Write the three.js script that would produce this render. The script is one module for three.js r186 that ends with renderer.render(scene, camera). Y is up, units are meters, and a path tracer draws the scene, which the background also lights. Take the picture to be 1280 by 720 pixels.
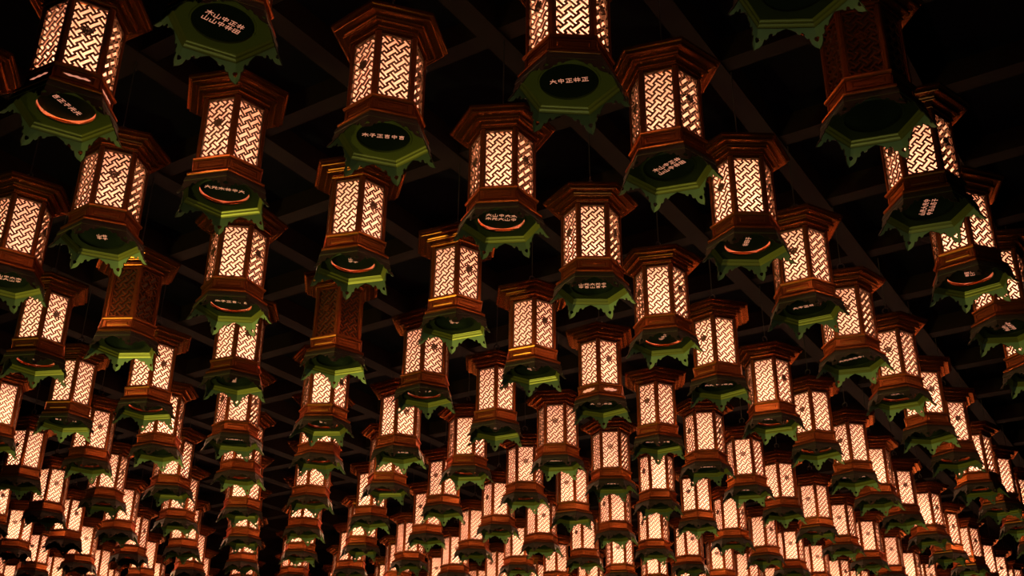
import * as THREE from 'three';

// ------------------------------------------------------------------ camera, light, exposure
const FOCAL = 1383.43, PITCH = 25.811 * Math.PI / 180, ROLL = 0.645 * Math.PI / 180;
const EYE = 1.6, RISE = 2.0;                       // eye height; lamp middles hang RISE above the eye
const scene = new THREE.Scene();
scene.background = new THREE.Color(0x000000);
const camera = new THREE.PerspectiveCamera(2 * Math.atan(360 / FOCAL) * 180 / Math.PI, 1280 / 720, 0.05, 60);
camera.rotation.order = 'YXZ';
camera.position.set(0, EYE, 0);
camera.rotation.set(PITCH, 0, ROLL);
const renderer = new THREE.WebGLRenderer();
renderer.toneMapping = THREE.LinearToneMapping;
renderer.toneMappingExposure = 1.0;
renderer.shadowMap.enabled = true;
const BULB_CD = 0.28;                              // each lantern's bulb
const BULB_COLOR = new THREE.Color().setRGB(1.0, 0.52, 0.29);
const GREEN = new THREE.Color().setRGB(0.88, 1.0, 0.20), COOL = new THREE.Color().setRGB(0.70, 1.0, 0.80);
const UPLIGHTS = [                                 // [x, z, aim, half angle of the beam in degrees, candela, colour] of the floodlights on the floor
  [-3.6, -1.6, [0.2, 3.4, -6.0], 33, 42, GREEN],
  [-0.1, -1.7, [0.1, 3.4, -2.3], 36, 3.0, GREEN],
  [0.5, -0.4, [0.5, 3.4, -3.2], 40, 1.3, COOL],
];

// ------------------------------------------------------------------ helpers
function rng(seed) { let s = seed >>> 0; return () => { s = (s + 0x6D2B79F5) | 0; let t = Math.imul(s ^ (s >>> 15), 1 | s); t = (t + Math.imul(t ^ (t >>> 7), 61 | t)) ^ t; return ((t ^ (t >>> 14)) >>> 0) / 4294967296; }; }
const rnd = rng(20417);
const D2R = Math.PI / 180;
class MB {                                          // collects flat-shaded triangles with uv in metres
  constructor() { this.p = []; this.n = []; this.u = []; }
  tri(a, b, c, ua = [0, 0], ub = [0, 0], uc = [0, 0]) {
    const e = [b[0] - a[0], b[1] - a[1], b[2] - a[2]], f = [c[0] - a[0], c[1] - a[1], c[2] - a[2]];
    const n = [e[1] * f[2] - e[2] * f[1], e[2] * f[0] - e[0] * f[2], e[0] * f[1] - e[1] * f[0]], l = Math.hypot(...n) || 1;
    for (const [v, t] of [[a, ua], [b, ub], [c, uc]]) { this.p.push(...v); this.n.push(n[0] / l, n[1] / l, n[2] / l); this.u.push(...t); }
    return this;
  }
  quad(a, b, c, d) {
    const l = Math.hypot(b[0] - a[0], b[1] - a[1], b[2] - a[2]), h = Math.hypot(d[0] - a[0], d[1] - a[1], d[2] - a[2]), o = a[0] * 3.1 + a[1] * 1.7 + a[2] * 2.3;
    this.tri(a, b, c, [o, o], [o + l, o], [o + l, o + h]); return this.tri(a, c, d, [o, o], [o + l, o + h], [o, o + h]);
  }
  // box from a centre, three half-axis vectors; faces may be left out (6 letters: +x -x +y -y +z -z)
  box(c, X, Y, Z, skip = '') {
    const P = (i, j, k) => [0, 1, 2].map((q) => c[q] + i * X[q] + j * Y[q] + k * Z[q]);
    if (!skip.includes('z')) this.quad(P(-1, -1, 1), P(1, -1, 1), P(1, 1, 1), P(-1, 1, 1));
    if (!skip.includes('Z')) this.quad(P(1, -1, -1), P(-1, -1, -1), P(-1, 1, -1), P(1, 1, -1));
    if (!skip.includes('x')) this.quad(P(1, -1, 1), P(1, -1, -1), P(1, 1, -1), P(1, 1, 1));
    if (!skip.includes('X')) this.quad(P(-1, -1, -1), P(-1, -1, 1), P(-1, 1, 1), P(-1, 1, -1));
    if (!skip.includes('y')) this.quad(P(-1, 1, 1), P(1, 1, 1), P(1, 1, -1), P(-1, 1, -1));
    if (!skip.includes('Y')) this.quad(P(-1, -1, -1), P(1, -1, -1), P(1, -1, 1), P(-1, -1, 1));
    return this;
  }
  // profile [[corner radius, height] ...] round a hexagon (or n-gon); faces look along (dy, -dr)
  hex(profile, n = 6, turn = 30) {
    for (let k = 0; k < n; k++) {
      const a = (turn + (k - 1) * 360 / n) * D2R, b = (turn + k * 360 / n) * D2R;
      for (let q = 0; q + 1 < profile.length; q++) {
        const [r0, y0] = profile[q], [r1, y1] = profile[q + 1];
        const at = (t, r, y) => [Math.sin(t) * r, y, Math.cos(t) * r];
        if (r0 < 1e-6) this.tri(at(a, r0, y0), at(b, r1, y1), at(a, r1, y1));
        else if (r1 < 1e-6) this.tri(at(a, r0, y0), at(b, r0, y0), at(a, r1, y1));
        else this.quad(at(a, r0, y0), at(b, r0, y0), at(b, r1, y1), at(a, r1, y1));
      }
    }
    return this;
  }
  add(geometry) {
    const g = geometry.index ? geometry.toNonIndexed() : geometry;
    this.p.push(...g.attributes.position.array); this.n.push(...g.attributes.normal.array);
    if (g.attributes.uv) this.u.push(...g.attributes.uv.array); else for (let i = 0; i < g.attributes.position.count; i++) this.u.push(0, 0);
    return this;
  }
  geo() {
    const g = new THREE.BufferGeometry();
    g.setAttribute('position', new THREE.Float32BufferAttribute(this.p, 3));
    g.setAttribute('normal', new THREE.Float32BufferAttribute(this.n, 3));
    g.setAttribute('uv', new THREE.Float32BufferAttribute(this.u, 2));
    return g;
  }
}
function part(name, geometry, material, parent) {
  const m = new THREE.Mesh(geometry, material);
  m.name = name; m.castShadow = m.receiveShadow = true; parent.add(m);
  return m;
}
const taken = {};
function numbered(name) { const n = taken[name] = (taken[name] ?? -1) + 1; return n ? `${name}_${String(n).padStart(3, '0')}` : name; }

// ------------------------------------------------------------------ textures and materials
function noiseTexture(size, seed, paint, srgb) {
  const r = rng(seed), grids = [4, 8, 16, 32, 64].map((n) => ({ n, v: Float32Array.from({ length: n * n }, () => r()) }));
  const at = ({ n, v }, x, y) => {
    const fx = x * n, fy = y * n, ix = Math.floor(fx), iy = Math.floor(fy), s = fx - ix, t = fy - iy, S = s * s * (3 - 2 * s), T = t * t * (3 - 2 * t), g = (a, b) => v[(b % n) * n + (a % n)];
    return (g(ix, iy) * (1 - S) + g(ix + 1, iy) * S) * (1 - T) + (g(ix, iy + 1) * (1 - S) + g(ix + 1, iy + 1) * S) * T;
  };
  const data = new Uint8Array(size * size * 4);
  for (let y = 0; y < size; y++) for (let x = 0; x < size; x++) {
    const u = x / size, v = y / size, coarse = (at(grids[0], u, v) + at(grids[1], u, v) * 0.7 + at(grids[2], u, v) * 0.4) / 2.1, fine = (at(grids[3], u, v) + at(grids[4], u, v)) / 2;
    const c = paint(coarse, fine, u, v);
    for (let q = 0; q < 3; q++) data[(y * size + x) * 4 + q] = Math.max(0, Math.min(255, Math.round(c[q] * 255)));
    data[(y * size + x) * 4 + 3] = 255;
  }
  const t = new THREE.DataTexture(data, size, size, THREE.RGBAFormat);
  t.wrapS = t.wrapT = THREE.RepeatWrapping; t.magFilter = THREE.LinearFilter; t.minFilter = THREE.LinearMipmapLinearFilter; t.generateMipmaps = true;
  if (srgb) t.colorSpace = THREE.SRGBColorSpace;
  t.needsUpdate = true;
  return t;
}
const scaled = (t, s) => { t.repeat.set(s, s); return t; };
const lerp = (a, b, t) => a.map((v, i) => v + (b[i] - v) * t);
const bronzeMap = scaled(noiseTexture(256, 5, (c, f) => lerp(lerp([0.51, 0.265, 0.12], [0.56, 0.305, 0.14], c * 1.6 - 0.3), [0.40, 0.205, 0.10], Math.max(0, f - 0.52) * 1.2), true), 4);
const bronzeRough = scaled(noiseTexture(256, 6, (c, f) => [0, 0.25 + 0.09 * c + 0.03 * f, 0], false), 3);
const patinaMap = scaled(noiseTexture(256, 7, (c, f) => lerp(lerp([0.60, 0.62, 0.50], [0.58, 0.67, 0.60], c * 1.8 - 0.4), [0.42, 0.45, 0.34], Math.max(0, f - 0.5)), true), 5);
const paperMap = scaled(noiseTexture(256, 8, (c, f) => { const v = 0.93 + 0.05 * c + 0.02 * f; return [v, v, v]; }, true), 3);
const woodMap = noiseTexture(256, 9, (c, f, u) => { const g = 0.5 + 0.5 * Math.sin((u * 34 + c * 5) * 2 * Math.PI * 0.5), v = 0.8 + 0.2 * g * c + 0.1 * f; return [0.078 * v, 0.030 * v, 0.021 * v]; }, true);
const plasterMap = noiseTexture(256, 10, (c, f) => { const v = 0.85 + 0.25 * c - 0.1 * f; return [0.026 * v, 0.014 * v, 0.05 * v]; }, true);

const M = {
  bronze: new THREE.MeshPhysicalMaterial({ name: 'bronze', specularColor: new THREE.Color().setRGB(0.6, 0.34, 0.2), map: bronzeMap, roughnessMap: bronzeRough, roughness: 1, metalness: 0.85 }),
  corniceBronze: new THREE.MeshPhysicalMaterial({ name: 'darker bronze', color: new THREE.Color().setRGB(0.58, 0.56, 0.54), specularColor: new THREE.Color().setRGB(0.8, 0.55, 0.38), map: bronzeMap, roughness: 0.25, metalness: 0.88 }),
  lattice: new THREE.MeshStandardMaterial({ name: 'lattice bronze', color: new THREE.Color().setRGB(0.09, 0.04, 0.02), roughness: 0.5, metalness: 0.6 }),
  brass: new THREE.MeshStandardMaterial({ name: 'brass', color: new THREE.Color().setRGB(0.27, 0.21, 0.05), roughness: 0.42, metalness: 0.45 }),
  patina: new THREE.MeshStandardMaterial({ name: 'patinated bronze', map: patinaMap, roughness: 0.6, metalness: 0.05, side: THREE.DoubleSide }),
  patinaShaded: new THREE.MeshStandardMaterial({ name: 'tarnished bronze', color: new THREE.Color().setRGB(0.36, 0.36, 0.40), map: patinaMap, roughness: 0.6, metalness: 0.05, side: THREE.DoubleSide }),  // feet lying in shadow imitated by darkening the patina colour
  plate: new THREE.MeshStandardMaterial({ name: 'plate bronze', color: new THREE.Color().setRGB(0.024, 0.023, 0.011), roughness: 0.5, metalness: 0.4, side: THREE.DoubleSide }),
  platePale: new THREE.MeshStandardMaterial({ name: 'paler plate metal', color: new THREE.Color().setRGB(0.14, 0.125, 0.03), roughness: 0.5, metalness: 0.3, side: THREE.DoubleSide }),  // paler plate, used on a few lanterns
  disc: new THREE.MeshStandardMaterial({ name: 'disc bronze', color: new THREE.Color().setRGB(0.008, 0.010, 0.009), roughness: 0.45, metalness: 0.3, side: THREE.DoubleSide }),
  footBronze: new THREE.MeshPhysicalMaterial({ name: 'dark lacquered bronze', specularIntensity: 0.5, color: new THREE.Color().setRGB(0.035, 0.024, 0.017), roughness: 0.45, metalness: 0.3, side: THREE.DoubleSide }),  // outer faces darker than the inner ones: shade put into the colour
  iron: new THREE.MeshStandardMaterial({ name: 'iron', color: new THREE.Color().setRGB(0.04, 0.03, 0.028), roughness: 0.6, metalness: 0.7 }),
  paper: new THREE.MeshPhysicalMaterial({ name: 'lit paper', color: new THREE.Color().setRGB(1.0, 0.69, 0.62), map: paperMap, roughness: 1, specularIntensity: 0, transmission: 0.9, thickness: 0, side: THREE.DoubleSide, emissive: new THREE.Color().setRGB(1.0, 0.36, 0.20), emissiveIntensity: 0.10 }),
  deadPaper: new THREE.MeshPhysicalMaterial({ name: 'unlit paper', color: new THREE.Color().setRGB(0.10, 0.05, 0.03), map: paperMap, roughness: 1, specularIntensity: 0, transmission: 0.3, thickness: 0, side: THREE.DoubleSide }),
  glow: new THREE.MeshStandardMaterial({ name: 'light through cut-out', color: new THREE.Color().setRGB(0.5, 0.3, 0.2), roughness: 1, emissive: new THREE.Color().setRGB(1.0, 0.36, 0.22), emissiveIntensity: 0.62, side: THREE.DoubleSide }),
  dark: new THREE.MeshStandardMaterial({ name: 'dark cut-out', color: new THREE.Color().setRGB(0.03, 0.025, 0.02), roughness: 1, side: THREE.DoubleSide }),
  bulb: new THREE.MeshStandardMaterial({ name: 'bulb', color: new THREE.Color().setRGB(0.9, 0.9, 0.85), roughness: 0.5, emissive: BULB_COLOR, emissiveIntensity: 6 }),
  deadBulb: new THREE.MeshStandardMaterial({ name: 'unlit bulb', color: new THREE.Color().setRGB(0.6, 0.58, 0.5), roughness: 0.4 }),
  wood: new THREE.MeshPhysicalMaterial({ name: 'dark timber', specularIntensity: 0.15, map: woodMap, roughness: 0.7 }),
  plaster: new THREE.MeshPhysicalMaterial({ name: 'dark ceiling board', specularIntensity: 0.1, map: plasterMap, roughness: 0.95 }),
};

// ------------------------------------------------------------------ the grid of hanging points (directions and spacing read off the rows of lanterns)
const GRID = { o: [-0.87748, 2.96624], e1: [0.3290, 0.5041], e2: [-0.50402, 0.33038] };   // x to the side, z ahead
const NEAR = 0.105;                                  // from a lantern's axis to its face towards the viewer
function gridAt(i, j) {
  const x = GRID.o[0] + i * GRID.e1[0] + j * GRID.e2[0], z = GRID.o[1] + i * GRID.e1[1] + j * GRID.e2[1], r = Math.hypot(x, z), k = 1 + NEAR / r;
  return [x * k, z * k];
}
function toPixel(x, y, z) {                          // y above the eye, z ahead
  const c = Math.cos(PITCH), s = Math.sin(PITCH), d = z * c + y * s, u = x / d * FOCAL, v = -(y * c - z * s) / d * FOCAL;
  return [640 + u * Math.cos(ROLL) - v * Math.sin(ROLL), 360 + u * Math.sin(ROLL) + v * Math.cos(ROLL), d];
}
function pixelRay(px, py) {
  const a = px - 640, b = py - 360, u = (a * Math.cos(ROLL) + b * Math.sin(ROLL)) / FOCAL, v = (-a * Math.sin(ROLL) + b * Math.cos(ROLL)) / FOCAL, c = Math.cos(PITCH), s = Math.sin(PITCH);
  return [u, s - v * c, c + v * s];                  // x, y, z ahead
}

// ------------------------------------------------------------------ the room: beams run over the hanging points both ways
const YB = EYE + RISE + 0.57, BEAM_H = 0.13, BEAM_W = 0.085;
const TURN = Math.atan2(GRID.e1[0], GRID.e1[1]);     // heading of the e1 beams
const STEP = Math.hypot(...GRID.e1);
{
  // room axes: p along e1, q along -e2 (to the side); corners chosen to hold every lantern and the viewer
  const dir1 = [Math.sin(TURN), -Math.cos(TURN)], dir2 = [Math.cos(TURN), Math.sin(TURN)];
  const [ox, oz] = gridAt(0, 0), P0 = -9, P1 = 18, Q0 = -14, Q1 = 9;
  const at = (p, q, y) => [ox + dir1[0] * p * STEP + dir2[0] * q * STEP, y, -oz + dir1[1] * p * STEP + dir2[1] * q * STEP];
  const slab = (p0, p1, q0, q1, y0, y1) => {
    const c = at((p0 + p1) / 2, (q0 + q1) / 2, (y0 + y1) / 2), a = (p1 - p0) / 2 * STEP, b = (q1 - q0) / 2 * STEP;
    return new MB().box(c, [dir2[0] * b, 0, dir2[1] * b], [0, (y1 - y0) / 2, 0], [-dir1[0] * a, 0, -dir1[1] * a]).geo();
  };
  const structure = (o) => { o.userData.kind = 'structure'; return o; };
  const T = 0.2 / STEP, top = YB + BEAM_H;
  const ceiling = structure(new THREE.Group()); ceiling.name = 'ceiling'; scene.add(ceiling);
  ceiling.userData.label = 'dark boarded ceiling crossed by brown timber beams'; ceiling.userData.category = 'ceiling';
  part('ceiling_board', slab(P0 - T, P1 + T, Q0 - T, Q1 + T, top - 0.02, top + 0.12), M.plaster, ceiling);
  const w = BEAM_W / 2 / STEP;
  for (let q = Q0 + 1; q < Q1; q++) part('beam', slab(P0, P1, q - w, q + w, YB, top), M.wood, ceiling);
  for (let p = P0 + 1; p < P1; p++) part('cross_beam', slab(p - w * 0.9, p + w * 0.9, Q0, Q1, YB + 0.012, top), M.wood, ceiling);
  for (const [name, box, label] of [
    ['floor', [P0 - T, P1 + T, Q0 - T, Q1 + T, -0.15, 0], 'dark wooden floor under the hanging lanterns'],
    ['wall_left', [P0, P1, Q0 - T, Q0, 0, top], 'dark side wall of the lantern hall'],
    ['wall_right', [P0, P1, Q1, Q1 + T, 0, top], 'dark opposite side wall of the lantern hall'],
    ['wall_front', [P1, P1 + T, Q0 - T, Q1 + T, 0, top], 'dark far end wall of the lantern hall'],
    ['wall_back', [P0 - T, P0, Q0 - T, Q1 + T, 0, top], 'dark entrance wall of the lantern hall'],
  ]) {
    const o = structure(part(name, slab(...box), name === 'floor' ? M.wood : M.plaster, scene));
    o.userData.label = label; o.userData.category = name === 'floor' ? 'floor' : 'wall';
  }
}

// ------------------------------------------------------------------ lantern geometry, heights from the middle of the window drum
const R = 0.1136, H = 0.112, FACE = R * Math.cos(30 * D2R);
const FOOT_Y = 0.258;                                // the feet end this far below the middle
const G = {};
// pierced lattice of interlocking I shapes, tilted up to the right
function latticePanel(cheap) {
  const mb = new MB(), hw = 0.0455, hh = H - 0.002, z0 = FACE - 0.006, z1 = FACE - 0.002, th = 0.0024;
  const t = 0.0118, w = 0.0144, e = 0.0078, s = w + e, p = 4 * t, tilt = 45 * D2R, cu = [Math.cos(tilt), Math.sin(tilt)], cv = [-Math.sin(tilt), Math.cos(tilt)];
  const clip = (x0, y0, x1, y1) => {
    let a = 0, b = 1; const dx = x1 - x0, dy = y1 - y0;
    for (const [q, r] of [[-dx, x0 + hw], [dx, hw - x0], [-dy, y0 + hh], [dy, hh - y0]]) { if (Math.abs(q) < 1e-12) { if (r < 0) return null; } else { const k = r / q; if (q < 0) a = Math.max(a, k); else b = Math.min(b, k); } }
    return b - a < 1e-3 ? null : [x0 + dx * a, y0 + dy * a, x0 + dx * b, y0 + dy * b];
  };
  const bar = (u0, v0, u1, v1) => {
    const L = Math.hypot(u1 - u0, v1 - v0), ex = th / L, a = u0 - (u1 - u0) * ex, b = v0 - (v1 - v0) * ex, c = u1 + (u1 - u0) * ex, d = v1 + (v1 - v0) * ex;
    const seg = clip(a * cu[0] + b * cv[0], a * cu[1] + b * cv[1], c * cu[0] + d * cv[0], c * cu[1] + d * cv[1]);
    if (!seg) return;
    const dx = (seg[2] - seg[0]) / 2, dy = (seg[3] - seg[1]) / 2, l = Math.hypot(dx, dy);
    mb.box([(seg[0] + seg[2]) / 2, (seg[1] + seg[3]) / 2, (z0 + z1) / 2], [dx, dy, 0], [-dy / l * th, dx / l * th, 0], [0, 0, (z1 - z0) / 2], cheap ? 'ZxX' : 'xX');
  };
  for (let row = -10; row <= 10; row++) for (let col = -7; col <= 7; col++) {
    const u = (col + (row & 1 ? 0.5 : 0)) * p, v = row * s;
    bar(u, v - w / 2 - e, u, v + w / 2 + e);                                            // flange to flange
    bar(u - t, v + w / 2 + e, u + t, v + w / 2 + e);                                    // over the flanges
    bar(u + t, v + w / 2, u + 3 * t, v + w / 2);                                        // along the web
    bar(u + t, v + w / 2, u + t, v + w / 2 + e); bar(u - t, v + w / 2, u - t, v + w / 2 + e);
  }
  const fz = [0, 0, 0.0035], zc = FACE - 0.003;                                         // frame round the panel
  mb.box([0, hh, zc], [hw, 0, 0], [0, 0.003, 0], fz); mb.box([0, -hh, zc], [hw, 0, 0], [0, 0.003, 0], fz);
  mb.box([hw, 0, zc], [0.0022, 0, 0], [0, hh, 0], fz); mb.box([-hw, 0, zc], [0.0022, 0, 0], [0, hh, 0], fz);
  return mb.geo();
}
G.lattice = latticePanel(false);
G.latticeFar = latticePanel(true);
{ // eight-spoked wheel emblem
  const mb = new MB(), z = FACE + 0.001, cy = 0.016, ring = (r0, r1, n) => {
    const at = (a, r, q) => [Math.sin(a) * r, cy + Math.cos(a) * r, q], z1 = z + 0.003, z0 = z - 0.002;
    for (let k = 0; k < n; k++) {
      const a = k / n * 2 * Math.PI, b = (k + 1) / n * 2 * Math.PI;
      mb.quad(at(b, r0, z1), at(a, r0, z1), at(a, r1, z1), at(b, r1, z1));
      mb.quad(at(b, r1, z0), at(b, r1, z1), at(a, r1, z1), at(a, r1, z0));
      if (r0 > 0) mb.quad(at(a, r0, z0), at(a, r0, z1), at(b, r0, z1), at(b, r0, z0));
    }
  };
  ring(0.0090, 0.0138, 20); ring(0.0, 0.0050, 10);
  for (let k = 0; k < 8; k++) {
    const a = k * 45 * D2R, s = Math.sin(a), c = Math.cos(a);
    mb.box([s * 0.0068, cy + c * 0.0068, z + 0.0005], [c * 0.0015, -s * 0.0015, 0], [s * 0.0034, c * 0.0034, 0], [0, 0, 0.002], 'Z');
    mb.box([s * 0.0158, cy + c * 0.0158, z + 0.0005], [c * 0.0022, -s * 0.0022, 0], [s * 0.0024, c * 0.0024, 0], [0, 0, 0.002], 'Z');
  }
  G.wheel = mb.geo();
}
{ // corner post, standing at the corner at 30 degrees
  const mb = new MB(), a = 30 * D2R, T = [Math.cos(a), 0, -Math.sin(a)], O = [Math.sin(a), 0, Math.cos(a)];
  const section = [[-0.0085, -0.0075], [0.0085, -0.0075], [0.0098, -0.0022], [0.0030, 0.0018], [-0.0030, 0.0018], [-0.0098, -0.0022]];
  const at = ([t, r], y) => [T[0] * t + O[0] * (R + 0.001 + r), y, T[2] * t + O[2] * (R + 0.001 + r)];
  for (let k = 0; k < 6; k++) { const p = section[k], q = section[(k + 1) % 6]; mb.quad(at(p, -H - 0.002), at(q, -H - 0.002), at(q, H + 0.004), at(p, H + 0.004)); }
  G.post = mb.geo();
}
function sixTimes(geometry) { const mb = new MB(); for (let k = 0; k < 6; k++) mb.add(geometry.clone().rotateY(k * 60 * D2R)); return mb.geo(); }
G.posts = sixTimes(G.post);
G.latticeAll = sixTimes(G.latticeFar);
G.paper = new MB().hex([[0.1005, -0.168], [0.1005, H - 0.004]]).geo();
// stepped cornice under the roof edge, then the low roof
const bulge = (r, y, a, n = 4) => Array.from({ length: n + 1 }, (_, k) => { const t = (k / n - 0.5) * Math.PI * 0.95; return [r + a * (Math.cos(t) - 0.2) * 1.1, y + a * Math.sin(t)]; });   // a half-round rib of radius a
G.cornice = new MB().hex([[0.098, H + 0.001], [0.1165, H - 0.001], [0.1165, H + 0.007], ...bulge(0.1215, H + 0.0110, 0.0034, 6), [0.1180, H + 0.0155], [0.1205, H + 0.0205], [0.1300, H + 0.0225], ...bulge(0.1425, H + 0.0270, 0.0040, 6), [0.1390, H + 0.0325],
  [0.1440, H + 0.0375], [0.1560, H + 0.0390], ...bulge(0.1705, H + 0.0440, 0.0046, 6), [0.1690, H + 0.0500], [0.1790, H + 0.0525], [0.1810, H + 0.0535]]).geo();
G.roof = new MB().hex([[0.1810, H + 0.0535], [0.1850, H + 0.0545], [0.1855, H + 0.0625], [0.1835, H + 0.0645], [0.160, H + 0.0690], [0.125, H + 0.0765], [0.085, H + 0.088], [0.050, H + 0.105], [0.034, H + 0.115], [0.034, H + 0.120], [0.022, H + 0.125], [0.012, H + 0.135], [0, H + 0.137]]).geo();
G.ring = new MB().add(new THREE.TorusGeometry(0.015, 0.003, 6, 16).translate(0, H + 0.149, 0)).geo();
G.rod = new MB().add(new THREE.CylinderGeometry(0.0022, 0.0022, 1, 6).translate(0, 0.5, 0)).geo();
// base: sill, panelled band, flared foot moulding
G.base = new MB().hex([[0.125, -0.1835], [0.1345, -0.1835], [0.1375, -0.1815], [0.1385, -0.1775], [0.1372, -0.1735], [0.1318, -0.1715], [0.1285, -0.1675], [0.1235, -0.1655], [0.1225, -0.1625], [0.1175, -0.161], [0.1175, -0.1265], [0.1225, -0.1255], [0.1255, -0.1215], [0.1265, -0.1175], [0.1255, -0.1150], [0.1195, -0.1125], [0.098, -0.1120]]).geo();
{ // one of the six raised frames on the base band with its sunk field
  const mb = new MB(), z = 0.1175 * Math.cos(30 * D2R), y0 = -0.1595, y1 = -0.128, hw = 0.0545, b = 0.0048, d = 0.0028;
  const c = (y0 + y1) / 2, h = (y1 - y0) / 2;
  mb.box([0, y1 - b / 2, z + d / 2], [hw, 0, 0], [0, b / 2, 0], [0, 0, d / 2], 'Z'); mb.box([0, y0 + b / 2, z + d / 2], [hw, 0, 0], [0, b / 2, 0], [0, 0, d / 2], 'Z');
  for (const s of [-1, 1]) mb.box([s * (hw - 0.004), c, z + d / 2], [0.004, 0, 0], [0, h - b, 0], [0, 0, d / 2], 'Z');
  // field with a bevelled edge
  const X = hw - 0.011, Y = h - b - 0.003, x = X - 0.003, y = Y - 0.003, e = 0.0018;
  const o = [[-X, c - Y, z], [X, c - Y, z], [X, c + Y, z], [-X, c + Y, z]], i = [[-x, c - y, z + e], [x, c - y, z + e], [x, c + y, z + e], [-x, c + y, z + e]];
  mb.quad(...i); for (let k = 0; k < 4; k++) mb.quad(o[k], o[(k + 1) % 4], i[(k + 1) % 4], i[k]);
  G.basePanel = mb.geo();
  const cloud = new THREE.Shape(), pts = [[-0.034, -0.004], [-0.028, 0.004], [-0.018, 0.003], [-0.010, 0.008], [0.002, 0.006], [0.012, 0.009], [0.022, 0.004], [0.034, 0.005], [0.030, -0.003], [0.018, -0.005], [0.006, -0.009], [-0.008, -0.006], [-0.020, -0.009]];
  cloud.setFromPoints(new THREE.SplineCurve([...pts, pts[0]].map(([a, q]) => new THREE.Vector2(a, q))).getPoints(40));
  const slit = new THREE.Shape([[-0.036, 0.001], [-0.02, 0.003], [-0.012, 0.0015], [0.0, 0.0045], [0.012, 0.002], [0.022, 0.005], [0.036, 0.001], [0.03, -0.002], [0.016, -0.001], [0.006, -0.0035], [-0.006, -0.0015], [-0.02, -0.004]].map(([a, q]) => new THREE.Vector2(a, q)));
  G.slit = new MB().add(new THREE.ExtrudeGeometry(slit, { depth: 0.0006, bevelEnabled: false }).translate(0, c, z + e)).geo();
  G.cloud = new MB().add(new THREE.ExtrudeGeometry(cloud, { depth: 0.0006, bevelEnabled: false }).translate(0, c, z + e)).geo();
}
G.basePanels = sixTimes(G.basePanel);
// bottom plate with a round hole; the disc sits over the hole from inside, low (closed) or high (a gap lets light out)
const HOLE = 0.079;
{
  const mb = new MB(), y0 = -0.186, y1 = -0.183, N = 36, hexAt = (a, y, r = 0.131) => { const q = ((a / D2R % 60) + 60) % 60 - 30, d = r * Math.cos(30 * D2R) / Math.cos((((a / D2R + 30) % 60 + 60) % 60 - 30) * D2R); void q; return [Math.sin(a) * d, y, Math.cos(a) * d]; };
  const ci = (a, y, r = HOLE) => [Math.sin(a) * r, y, Math.cos(a) * r];
  for (let k = 0; k < N; k++) {
    const a = (k * 10) * D2R, b = (k * 10 + 10) * D2R;
    mb.quad(ci(a, y0, HOLE + 0.006), ci(b, y0, HOLE + 0.006), hexAt(b, y0), hexAt(a, y0));
    mb.quad(ci(b, y1), ci(a, y1), hexAt(a, y1), hexAt(b, y1));
    mb.quad(ci(a, y0 - 0.003, HOLE + 0.004), ci(b, y0 - 0.003, HOLE + 0.004), ci(b, y0, HOLE + 0.006), ci(a, y0, HOLE + 0.006));   // rolled rim
    mb.quad(ci(a, y0 - 0.003), ci(b, y0 - 0.003), ci(b, y0 - 0.003, HOLE + 0.004), ci(a, y0 - 0.003, HOLE + 0.004));
    mb.quad(ci(b, y0 - 0.003), ci(a, y0 - 0.003), ci(a, y1), ci(b, y1));
  }
  G.plate = mb.geo();
  const disc = (y, r) => { const d = new MB(), t = 0.002; for (let k = 0; k < N; k++) { const a = k * 10 * D2R, b = a + 10 * D2R; d.tri([0, y, 0], ci(b, y, r), ci(a, y, r)); d.tri([0, y + t, 0], ci(a, y + t, r), ci(b, y + t, r)); d.quad(ci(a, y, r), ci(b, y, r), ci(b, y + t, r), ci(a, y + t, r)); } return d.geo(); };
  G.discClosed = disc(-0.1825, HOLE + 0.004); G.discOpen = disc(-0.1725, HOLE - 0.001);
}
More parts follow.
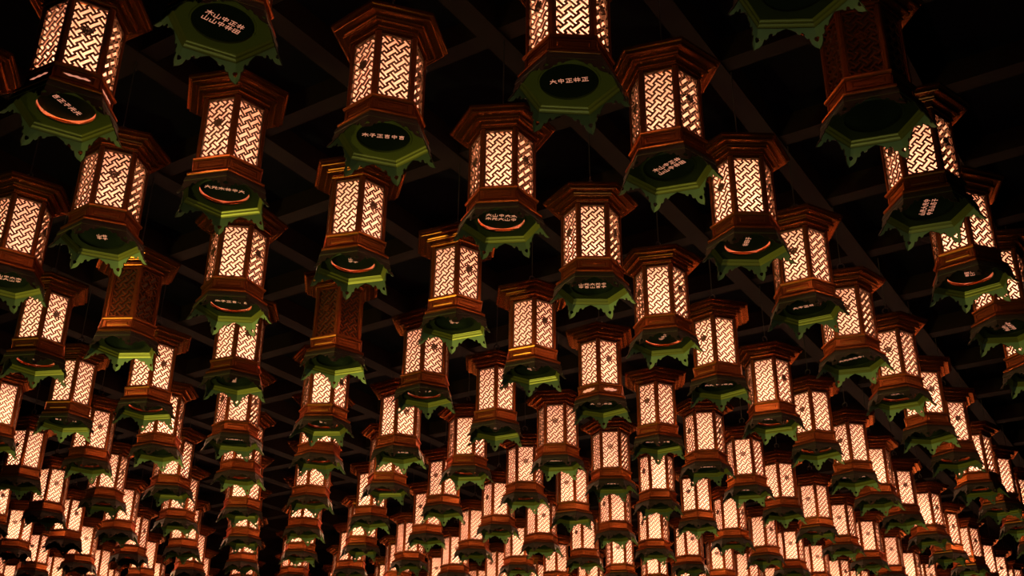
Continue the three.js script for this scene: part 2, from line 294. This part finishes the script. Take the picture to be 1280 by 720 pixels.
// moulding under the plate, double-grooved inside
G.bead = new MB().hex([[0.1445, -0.2065], [0.1455, -0.2045], [0.1435, -0.1965], [0.1395, -0.1885], [0.1335, -0.1835]]).geo();
G.beadInner = new MB().hex([[0.1265, -0.1845], [0.1290, -0.1880], [0.1320, -0.1905], [0.1345, -0.1945], [0.1350, -0.1955], [0.1338, -0.1963], [0.1352, -0.1975], [0.1385, -0.2005], [0.1415, -0.2045], [0.1420, -0.2065], [0.1445, -0.2065]]).geo();
{ // feet: cusped half-arches meeting at a corner, flared outward
  const half = [[0, 0.02], [0.10, 0.07], [0.22, 0.15], [0.32, 0.21], [0.38, 0.34], [0.45, 0.37], [0.48, 0.27], [0.54, 0.26], [0.60, 0.35], [0.60, 0.48], [0.66, 0.57], [0.73, 0.55], [0.75, 0.68], [0.78, 0.82], [0.86, 0.94], [1.0, 1.04], [1.0, 0.72], [0.92, 0.68], [0.87, 0.58], [0.92, 0.48], [1.0, 0.45], [1.0, 0]];
  const mb = new MB(), inside = new MB(), A = 30 * D2R, drop = 0.050, out = 0.018, topY = -0.206, topR = 0.1432;
  const tri = THREE.ShapeUtils.triangulateShape(half.map(([x, y]) => new THREE.Vector2(x, y)), []);
  const dir = (a) => [Math.sin(a), Math.cos(a)];
  for (const s of [-1, 1]) {
    const other = dir(A + s * 60 * D2R), own = dir(A), nrm = dir(A + s * 30 * D2R);
    const at = ([x, y], inner) => {
      const r = topR + out * y * y * 0.5 + out * y * 0.6, k = (1 + x) / 2;                // k: 0.5 the middle of the side, 1 the corner
      const px = (other[0] * (1 - k) + own[0] * k) * r, pz = (other[1] * (1 - k) + own[1] * k) * r, o = inner ? -0.0028 : 0;
      return [px + nrm[0] * o, topY - drop * y, pz + nrm[1] * o];
    };
    for (const [a, b, c] of tri) {
      const P = [half[a], half[b], half[c]], o = P.map((q) => at(q, false)), i = P.map((q) => at(q, true));
      if (s > 0) { mb.tri(o[0], o[2], o[1]); inside.tri(i[0], i[1], i[2]); } else { mb.tri(o[0], o[1], o[2]); inside.tri(i[0], i[2], i[1]); }
    }
    for (let k = 0; k < half.length; k++) { const a = half[k], b = half[(k + 1) % half.length]; mb.quad(at(a, false), at(b, false), at(b, true), at(a, true)); }
  }
  G.foot = mb.geo(); G.footInside = inside.geo();
}
G.feet = sixTimes(G.foot); G.feetInside = sixTimes(G.footInside);
G.bulb = new MB().add(new THREE.LatheGeometry([[0, -0.026], [0.012, -0.023], [0.02, -0.013], [0.021, -0.002], [0.016, 0.012], [0.010, 0.024], [0.009, 0.04]].map(([x, y]) => new THREE.Vector2(x, y)), 10).translate(0, -0.038, 0)).geo();
// pierced writing: strokes of a few characters, each in a unit cell
const SIGNS = [
  [[0.1, 0.9, 0.9, 0.9], [0.1, 0.1, 0.9, 0.1], [0.1, 0.1, 0.1, 0.9], [0.9, 0.1, 0.9, 0.9], [0.5, 0.1, 0.5, 0.9], [0.1, 0.5, 0.9, 0.5]],
  [[0.05, 0.7, 0.95, 0.7], [0.5, 1, 0.5, 0], [0.48, 0.68, 0.05, 0.15], [0.52, 0.68, 0.95, 0.15]],
  [[0.1, 0.62, 0.9, 0.62], [0.5, 1, 0.42, 0.5], [0.42, 0.5, 0.05, 0.02], [0.5, 0.6, 0.95, 0.02]],
  [[0.15, 0.8, 0.85, 0.8], [0.15, 0.4, 0.85, 0.4], [0.15, 0.8, 0.15, 0.4], [0.85, 0.8, 0.85, 0.4], [0.5, 1, 0.5, 0]],
  [[0.5, 1, 0.5, 0.05], [0.1, 0.6, 0.1, 0.05], [0.9, 0.6, 0.9, 0.05], [0.1, 0.05, 0.9, 0.05]],
  [[0.1, 0.9, 0.9, 0.9], [0.5, 0.9, 0.5, 0.05], [0.5, 0.5, 0.85, 0.5], [0.22, 0.5, 0.22, 0.05], [0.05, 0.05, 0.95, 0.05]],
  [[0.5, 1, 0.5, 0.62], [0.15, 0.85, 0.85, 0.85], [0.22, 0.62, 0.78, 0.62], [0.22, 0.42, 0.78, 0.42], [0.22, 0.05, 0.78, 0.05], [0.22, 0.42, 0.22, 0.05], [0.78, 0.42, 0.78, 0.05]],
  [[0.2, 0.92, 0.8, 0.92], [0.8, 0.92, 0.5, 0.65], [0.5, 0.65, 0.5, 0.02], [0.05, 0.48, 0.95, 0.48], [0.5, 0.02, 0.36, 0.08]],
  [[0.05, 0.7, 0.95, 0.7], [0.05, 0.35, 0.95, 0.35], [0.32, 1, 0.3, 0.05], [0.68, 1, 0.7, 0.05]],
  [[0.5, 1, 0.5, 0.6], [0.2, 0.95, 0.3, 0.7], [0.8, 0.95, 0.7, 0.7], [0.05, 0.55, 0.95, 0.55], [0.38, 0.55, 0.1, 0.02], [0.62, 0.55, 0.64, 0.08], [0.64, 0.08, 0.95, 0.1]],
];
function lettering(lines, size, seed) {              // strokes lie in the horizontal plane just under the disc; x along the line
  const mb = new MB(), r = rng(seed);
  lines.forEach((count, li) => {
    for (let k = 0; k < count; k++) {
      const sign = SIGNS[Math.floor(r() * SIGNS.length)], cx = (k - (count - 1) / 2) * size * 1.12, cz = (li - (lines.length - 1) / 2) * size * 1.25;
      for (const [a, b, c, d] of sign) {
        const x0 = cx + (a - 0.5) * size, z0 = cz + (b - 0.5) * size * 0.95, x1 = cx + (c - 0.5) * size, z1 = cz + (d - 0.5) * size * 0.95, l = Math.hypot(x1 - x0, z1 - z0), dx = (x1 - x0) / 2, dz = (z1 - z0) / 2, h = 0.0014;
        mb.box([(x0 + x1) / 2, 0, (z0 + z1) / 2], [dx + dx / l * h, 0, dz + dz / l * h], [0, 0.0004, 0], [-dz / l * h, 0, dx / l * h]);
      }
    }
  });
  return mb.geo();
}
const LETTERS = { line: [0, 1, 2, 3].map((k) => lettering([5 + (k & 1)], 0.0190, 100 + k)), pair: [0, 1, 2].map((k) => lettering([5, 5], 0.0190, 200 + k)), short: [0, 1].map((k) => lettering([3], 0.020, 300 + k)), few: [0, 1].map((k) => lettering([2, 2], 0.0165, 400 + k)) };
for (const k of Object.keys(G)) if (k !== 'rod') G[k].translate(0, FOOT_Y, 0);

// ------------------------------------------------------------------ lanterns
// read off the photograph: 'i,j': [x, y of the middle of the window towards the viewer, turn of a wheel face from the viewer in degrees, lettering, its angle, gap round the disc]
const SEEN = {
  '0,0': [292, 158, -30, 'line', 0, 1], '1,1': [298, 313, 50, 'line', 5, 1], '2,2': [300, 418, 21, 'short', 90, 0], '1,0': [447, 256, 35, 'few', 0, 1], '0,-1': [486, 80, -49, 'line', 0, 0],
  '1,-1': [628, 196, 53, 'pair', -4, 1], '2,0': [570, 337, 32, 'few', 10, 0], '2,-1': [739, 287, -56, 'pair', 0, 0], '3,0': [665, 402, 35, 'few', 40, 0], '3,-1': [826, 361, 54, 'short', 60, 1],
  '4,-1': [894, 424, -32, 'line', 0, 0], '5,-1': [961, 474, 48, 'line', 0, 1], '4,0': [750, 451, 26, 'line', 0, 0], '5,0': [820, 503, -28, 'line', 0, 0], '6,0': [880, 538, 64, 'line', 0, 0],
  '1,-2': [831, 122, 50, 'pair', 38, 0], '2,-2': [927, 230, -46, 'short', 75, 1], '3,-2': [1000, 316, -14, 'line', 12, 0], '4,-2': [1058, 388, 0, 'line', 20, 0], '5,-2': [1115, 440, -9, 'short', 0, 1],
  '2,-3': [1146, 178, 62, 'pair', 75, 0], '3,-3': [1199, 274, 43, 'few', 0, 1], '3,1': [533, 436, 21, 'short', 0, 1], '4,1': [620, 484, 30, 'few', 0, 0], '5,1': [697, 529, -8, 'line', 0, 0],
  '4,2': [501, 517, 17, 'line', 0, 0], '0,1': [142, 222, 0, 'few', 10, 0], '2,3': [191, 455, 30, 'short', 0, 1], '1,3': [57, 393, 26, 'few', 0, 1], '2,4': [92, 475, -28, 'line', 0, 0],
  '0,2': [24, 279, -50, 'pair', 0, 0], '-1,0': [104, 42, 5, 'line', -42, 1], '0,-2': [710, 0, -53, 'line', 6, 0], '3,3': [299, 500, 60, 'line', 0, 0], '3,2': [408, 477, 48, 'few', 0, 1],
  '-1,-1': [null, null, 10, 'pair', -22, 0], '1,2': [167, 365, 36, null, 0, 0], '2,1': [424, 388, -32, null, 0, 0], '1,-3': [1076, 50, 2, null, 0, 0], '0,-3': [null, null, 15, 'line', 0, 0],
  '6,-1': [1015, 513, -30, 'line', 0, 1], '7,-1': [1062, 552, -30, 'line', 0, 0], '6,1': [763, 561, 0, 'line', 0, 0], '7,0': [931, 570, -5, 'line', 0, 0],
};
const UNLIT = new Set(['1,2', '2,1', '1,-3']), CLOUD = new Set(['4,0', '-1,0']), PALE_PLATED = new Set(['-1,-1', '0,-2', '0,-1', '-1,0']);
const NAMED = {
  '4,0': 'glowing bronze lantern with cloud-shaped openings cut in its base band', '-1,0': 'glowing bronze lantern with a long ragged slit of light in its base band',
  '1,2': 'unlit bronze lantern of the unlit pair, the one farther from the cloud-cut lantern', '2,1': 'unlit bronze lantern of the unlit pair, the one closer to the cloud-cut lantern', '1,-3': 'lone unlit bronze lantern with no other unlit lantern beside it',
};
const COUNT = ['', 'one', 'two', 'three', 'four', 'five', 'six', 'seven', 'eight', 'nine', 'ten', 'eleven', 'twelve', 'thirteen', 'fourteen', 'fifteen', 'sixteen'];
function relation(rows, beams) {                     // where a lantern hangs, counted along the beams from the cloud-cut one
  const r = rows ? `${COUNT[Math.abs(rows)]} row${Math.abs(rows) > 1 ? 's' : ''} ${rows > 0 ? 'past' : 'before'}` : 'level with', n = COUNT[Math.abs(beams)], w = Math.abs(beams) > 1 ? 'beams' : 'beam';
  if (!beams) return `glowing lantern on the cloud-cut lantern's own beam, ${COUNT[Math.abs(rows)]} ${rows > 0 ? 'beyond' : 'before'} it`;
  return `glowing lantern ${r} the cloud-cut lantern, ${n} ${w} over ${beams > 0 ? "on the unlit pair's side" : 'towards the lone unlit lantern'}`;
}
const spots = [];
for (let i = -3; i < 22; i++) for (let j = -12; j < 16; j++) {
  const [x, z] = gridAt(i, j), [px, py, d] = toPixel(x, RISE, z), s = FOCAL / d;
  if (d < 1.6 || px < -0.17 * s || px > 1280 + 0.17 * s || py < -0.32 * s || py > 720 + 0.24 * s) continue;
  spots.push({ i, j, x, z, s, d });
}
spots.sort((a, b) => b.s - a.s);
for (const { i, j, x: gx, z: gz, s } of spots) {
  const key = `${i},${j}`, seen = SEEN[key], lit = !UNLIT.has(key), near = s > 250;
  let x = gx, z = gz, y = RISE;
  const a = rnd(), b = rnd(), c = rnd(), e = rnd(), f = rnd(), g = rnd();
  if (seen && seen[0] !== null) {                    // the ray meets the face at its row's distance
    const r = Math.hypot(gx, gz), zn = gz * (1 - NEAR / r), [ux, uy, uz] = pixelRay(seen[0], seen[1]);
    x = ux / uz * zn + gx / r * NEAR; y = uy / uz * zn;
  } else { x += (a - 0.5) * 0.02; z += (b - 0.5) * 0.02; y += (c - 0.5) * 0.025 + 0.022 * Math.min(1, Math.max(0, (gz - 4) / 2)); }
  const turn = seen ? seen[2] : -60 + 120 * e;
  const layout = seen ? seen[3] : ['line', 'line', 'pair', 'few', 'short'][Math.floor(f * 5)];
  const gap = seen ? seen[5] : g > 0.6, inner = f > 0.45 ? M.patina : M.patinaShaded, cloud = CLOUD.has(key);
  const L = new THREE.Group(); L.name = numbered('hanging_lantern'); scene.add(L);
  const facing = Math.atan2(-x, z);                  // towards the viewer
  L.position.set(x, EYE + y - FOOT_Y, -z); L.rotation.y = facing + turn * D2R;
  part('hanging_rod', G.rod, M.iron, L).position.y = FOOT_Y + H + 0.160;
  L.children[0].scale.y = YB - (EYE + y) - H - 0.160;
  part('hanging_ring', G.ring, M.iron, L);
  part('roof', G.roof, M.corniceBronze, L);
  part('cornice', G.cornice, M.corniceBronze, L);
  if (near) {
    for (let k = 0; k < 6; k++) {
      part('corner_post', G.post, M.bronze, L).rotation.y = k * 60 * D2R;
      const panel = part('lattice_panel', G.lattice, lit ? M.lattice : M.bronze, L); panel.rotation.y = k * 60 * D2R;
      if (k % 2 === 0) part('wheel_emblem', G.wheel, lit ? M.lattice : M.bronze, panel);
      const bp = part('base_panel', G.basePanel, M.bronze, L); bp.rotation.y = k * 60 * D2R;
      if (cloud) { if (i < 0) part('slit_opening', G.slit, M.glow, bp); else part('cloud_opening', G.cloud, M.glow, bp); }
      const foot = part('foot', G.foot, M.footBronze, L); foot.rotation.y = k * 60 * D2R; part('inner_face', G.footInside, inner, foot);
    }
  } else {
    part('corner_posts', G.posts, M.bronze, L);
    const panel = part('lattice', G.latticeAll, M.lattice, L);
    for (let k = 0; k < 6; k += 2) part('wheel_emblem', G.wheel, M.lattice, panel).rotation.y = k * 60 * D2R;
    part('base_panels', G.basePanels, M.bronze, L);
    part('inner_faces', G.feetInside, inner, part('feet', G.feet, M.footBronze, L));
  }
  part('paper_liner', G.paper, lit ? M.paper : M.deadPaper, L);
  part('base', G.base, M.bronze, L);
  part('bottom_plate', G.plate, PALE_PLATED.has(key) ? M.platePale : M.plate, L);
  const disc = part('bottom_disc', gap ? G.discOpen : G.discClosed, M.disc, L);
  if (layout && (near || seen)) {
    const set = LETTERS[layout], t = part('lettering', set[Math.floor(e * 97) % set.length], M.glow, disc);
    t.position.y = (gap ? -0.1725 : -0.1825) + FOOT_Y - 0.0003;
    t.rotation.y = (-turn - (seen ? seen[4] : f * 180)) * D2R;
  }
  part('bead_moulding', G.bead, M.footBronze, L);
  part('inner_moulding', G.beadInner, M.brass, L);
  part('light_bulb', G.bulb, lit ? M.bulb : M.deadBulb, L);
  if (lit) {
    const lamp = new THREE.PointLight(BULB_COLOR, BULB_CD * (0.78 + 0.44 * b), 0, 2);
    lamp.name = 'bulb_light'; lamp.position.y = FOOT_Y - 0.044; lamp.castShadow = true; lamp.shadow.radius = 1.2; L.add(lamp);
  }
  L.userData.category = 'lantern';
  L.userData.group = lit ? 'glowing lanterns hung in a grid under the beams' : 'unlit lanterns among the glowing ones';
  L.userData.label = NAMED[key] ?? relation(i - 4, j);
}
// ------------------------------------------------------------------ greenish floodlights on the floor
UPLIGHTS.forEach(([x, z, aim, angle, power, color], n) => {
  const o = new THREE.Group(); o.name = numbered('floor_floodlight'); o.position.set(x, 0, z); scene.add(o);
  o.userData = { label: ['strong yellow-green floodlight on the floor aimed at the deeper rows', 'weak yellow-green floodlight on the floor aimed straight up', 'pale cool-green floodlight on the floor'][n], category: 'floodlight' };
  const to = new THREE.Vector3(aim[0] - x, aim[1] - 0.2, aim[2] - z).normalize(), q = new THREE.Quaternion().setFromUnitVectors(new THREE.Vector3(0, 1, 0), to);
  const turned = (g) => g.applyQuaternion(q).translate(0, 0.2, 0);
  part('housing', turned(new MB().add(new THREE.LatheGeometry([[0.0, -0.09], [0.05, -0.085], [0.075, -0.05], [0.085, 0.0], [0.092, 0.01], [0.092, 0.018], [0.082, 0.018], [0.078, 0.0]].map(([a, b]) => new THREE.Vector2(a, b)), 20)).geo()), M.iron, o);
  part('glowing_lens', turned(new MB().add(new THREE.CylinderGeometry(0.078, 0.078, 0.004, 20)).geo()), new THREE.MeshStandardMaterial({ name: 'glowing lens', color: 0x333333, roughness: 0.4, emissive: color, emissiveIntensity: 2 }), o);
  part('stand', new MB().box([0, 0.0075, 0], [0.09, 0, 0], [0, 0.0075, 0], [0, 0, 0.07]).box([0.1, 0.1, 0], [0.006, 0, 0], [0, 0.1, 0], [0, 0, 0.02]).box([-0.1, 0.1, 0], [0.006, 0, 0], [0, 0.1, 0], [0, 0, 0.02]).geo(), M.iron, o);
  const lamp = new THREE.SpotLight(color, power, 0, angle * D2R, 0.7, 2);
  lamp.name = 'floodlight_beam'; lamp.position.copy(to).multiplyScalar(0.012).add(new THREE.Vector3(0, 0.2, 0)); lamp.castShadow = true; lamp.shadow.radius = 3.5;
  lamp.target.position.copy(lamp.position).add(to); o.add(lamp, lamp.target);
});

renderer.render(scene, camera);
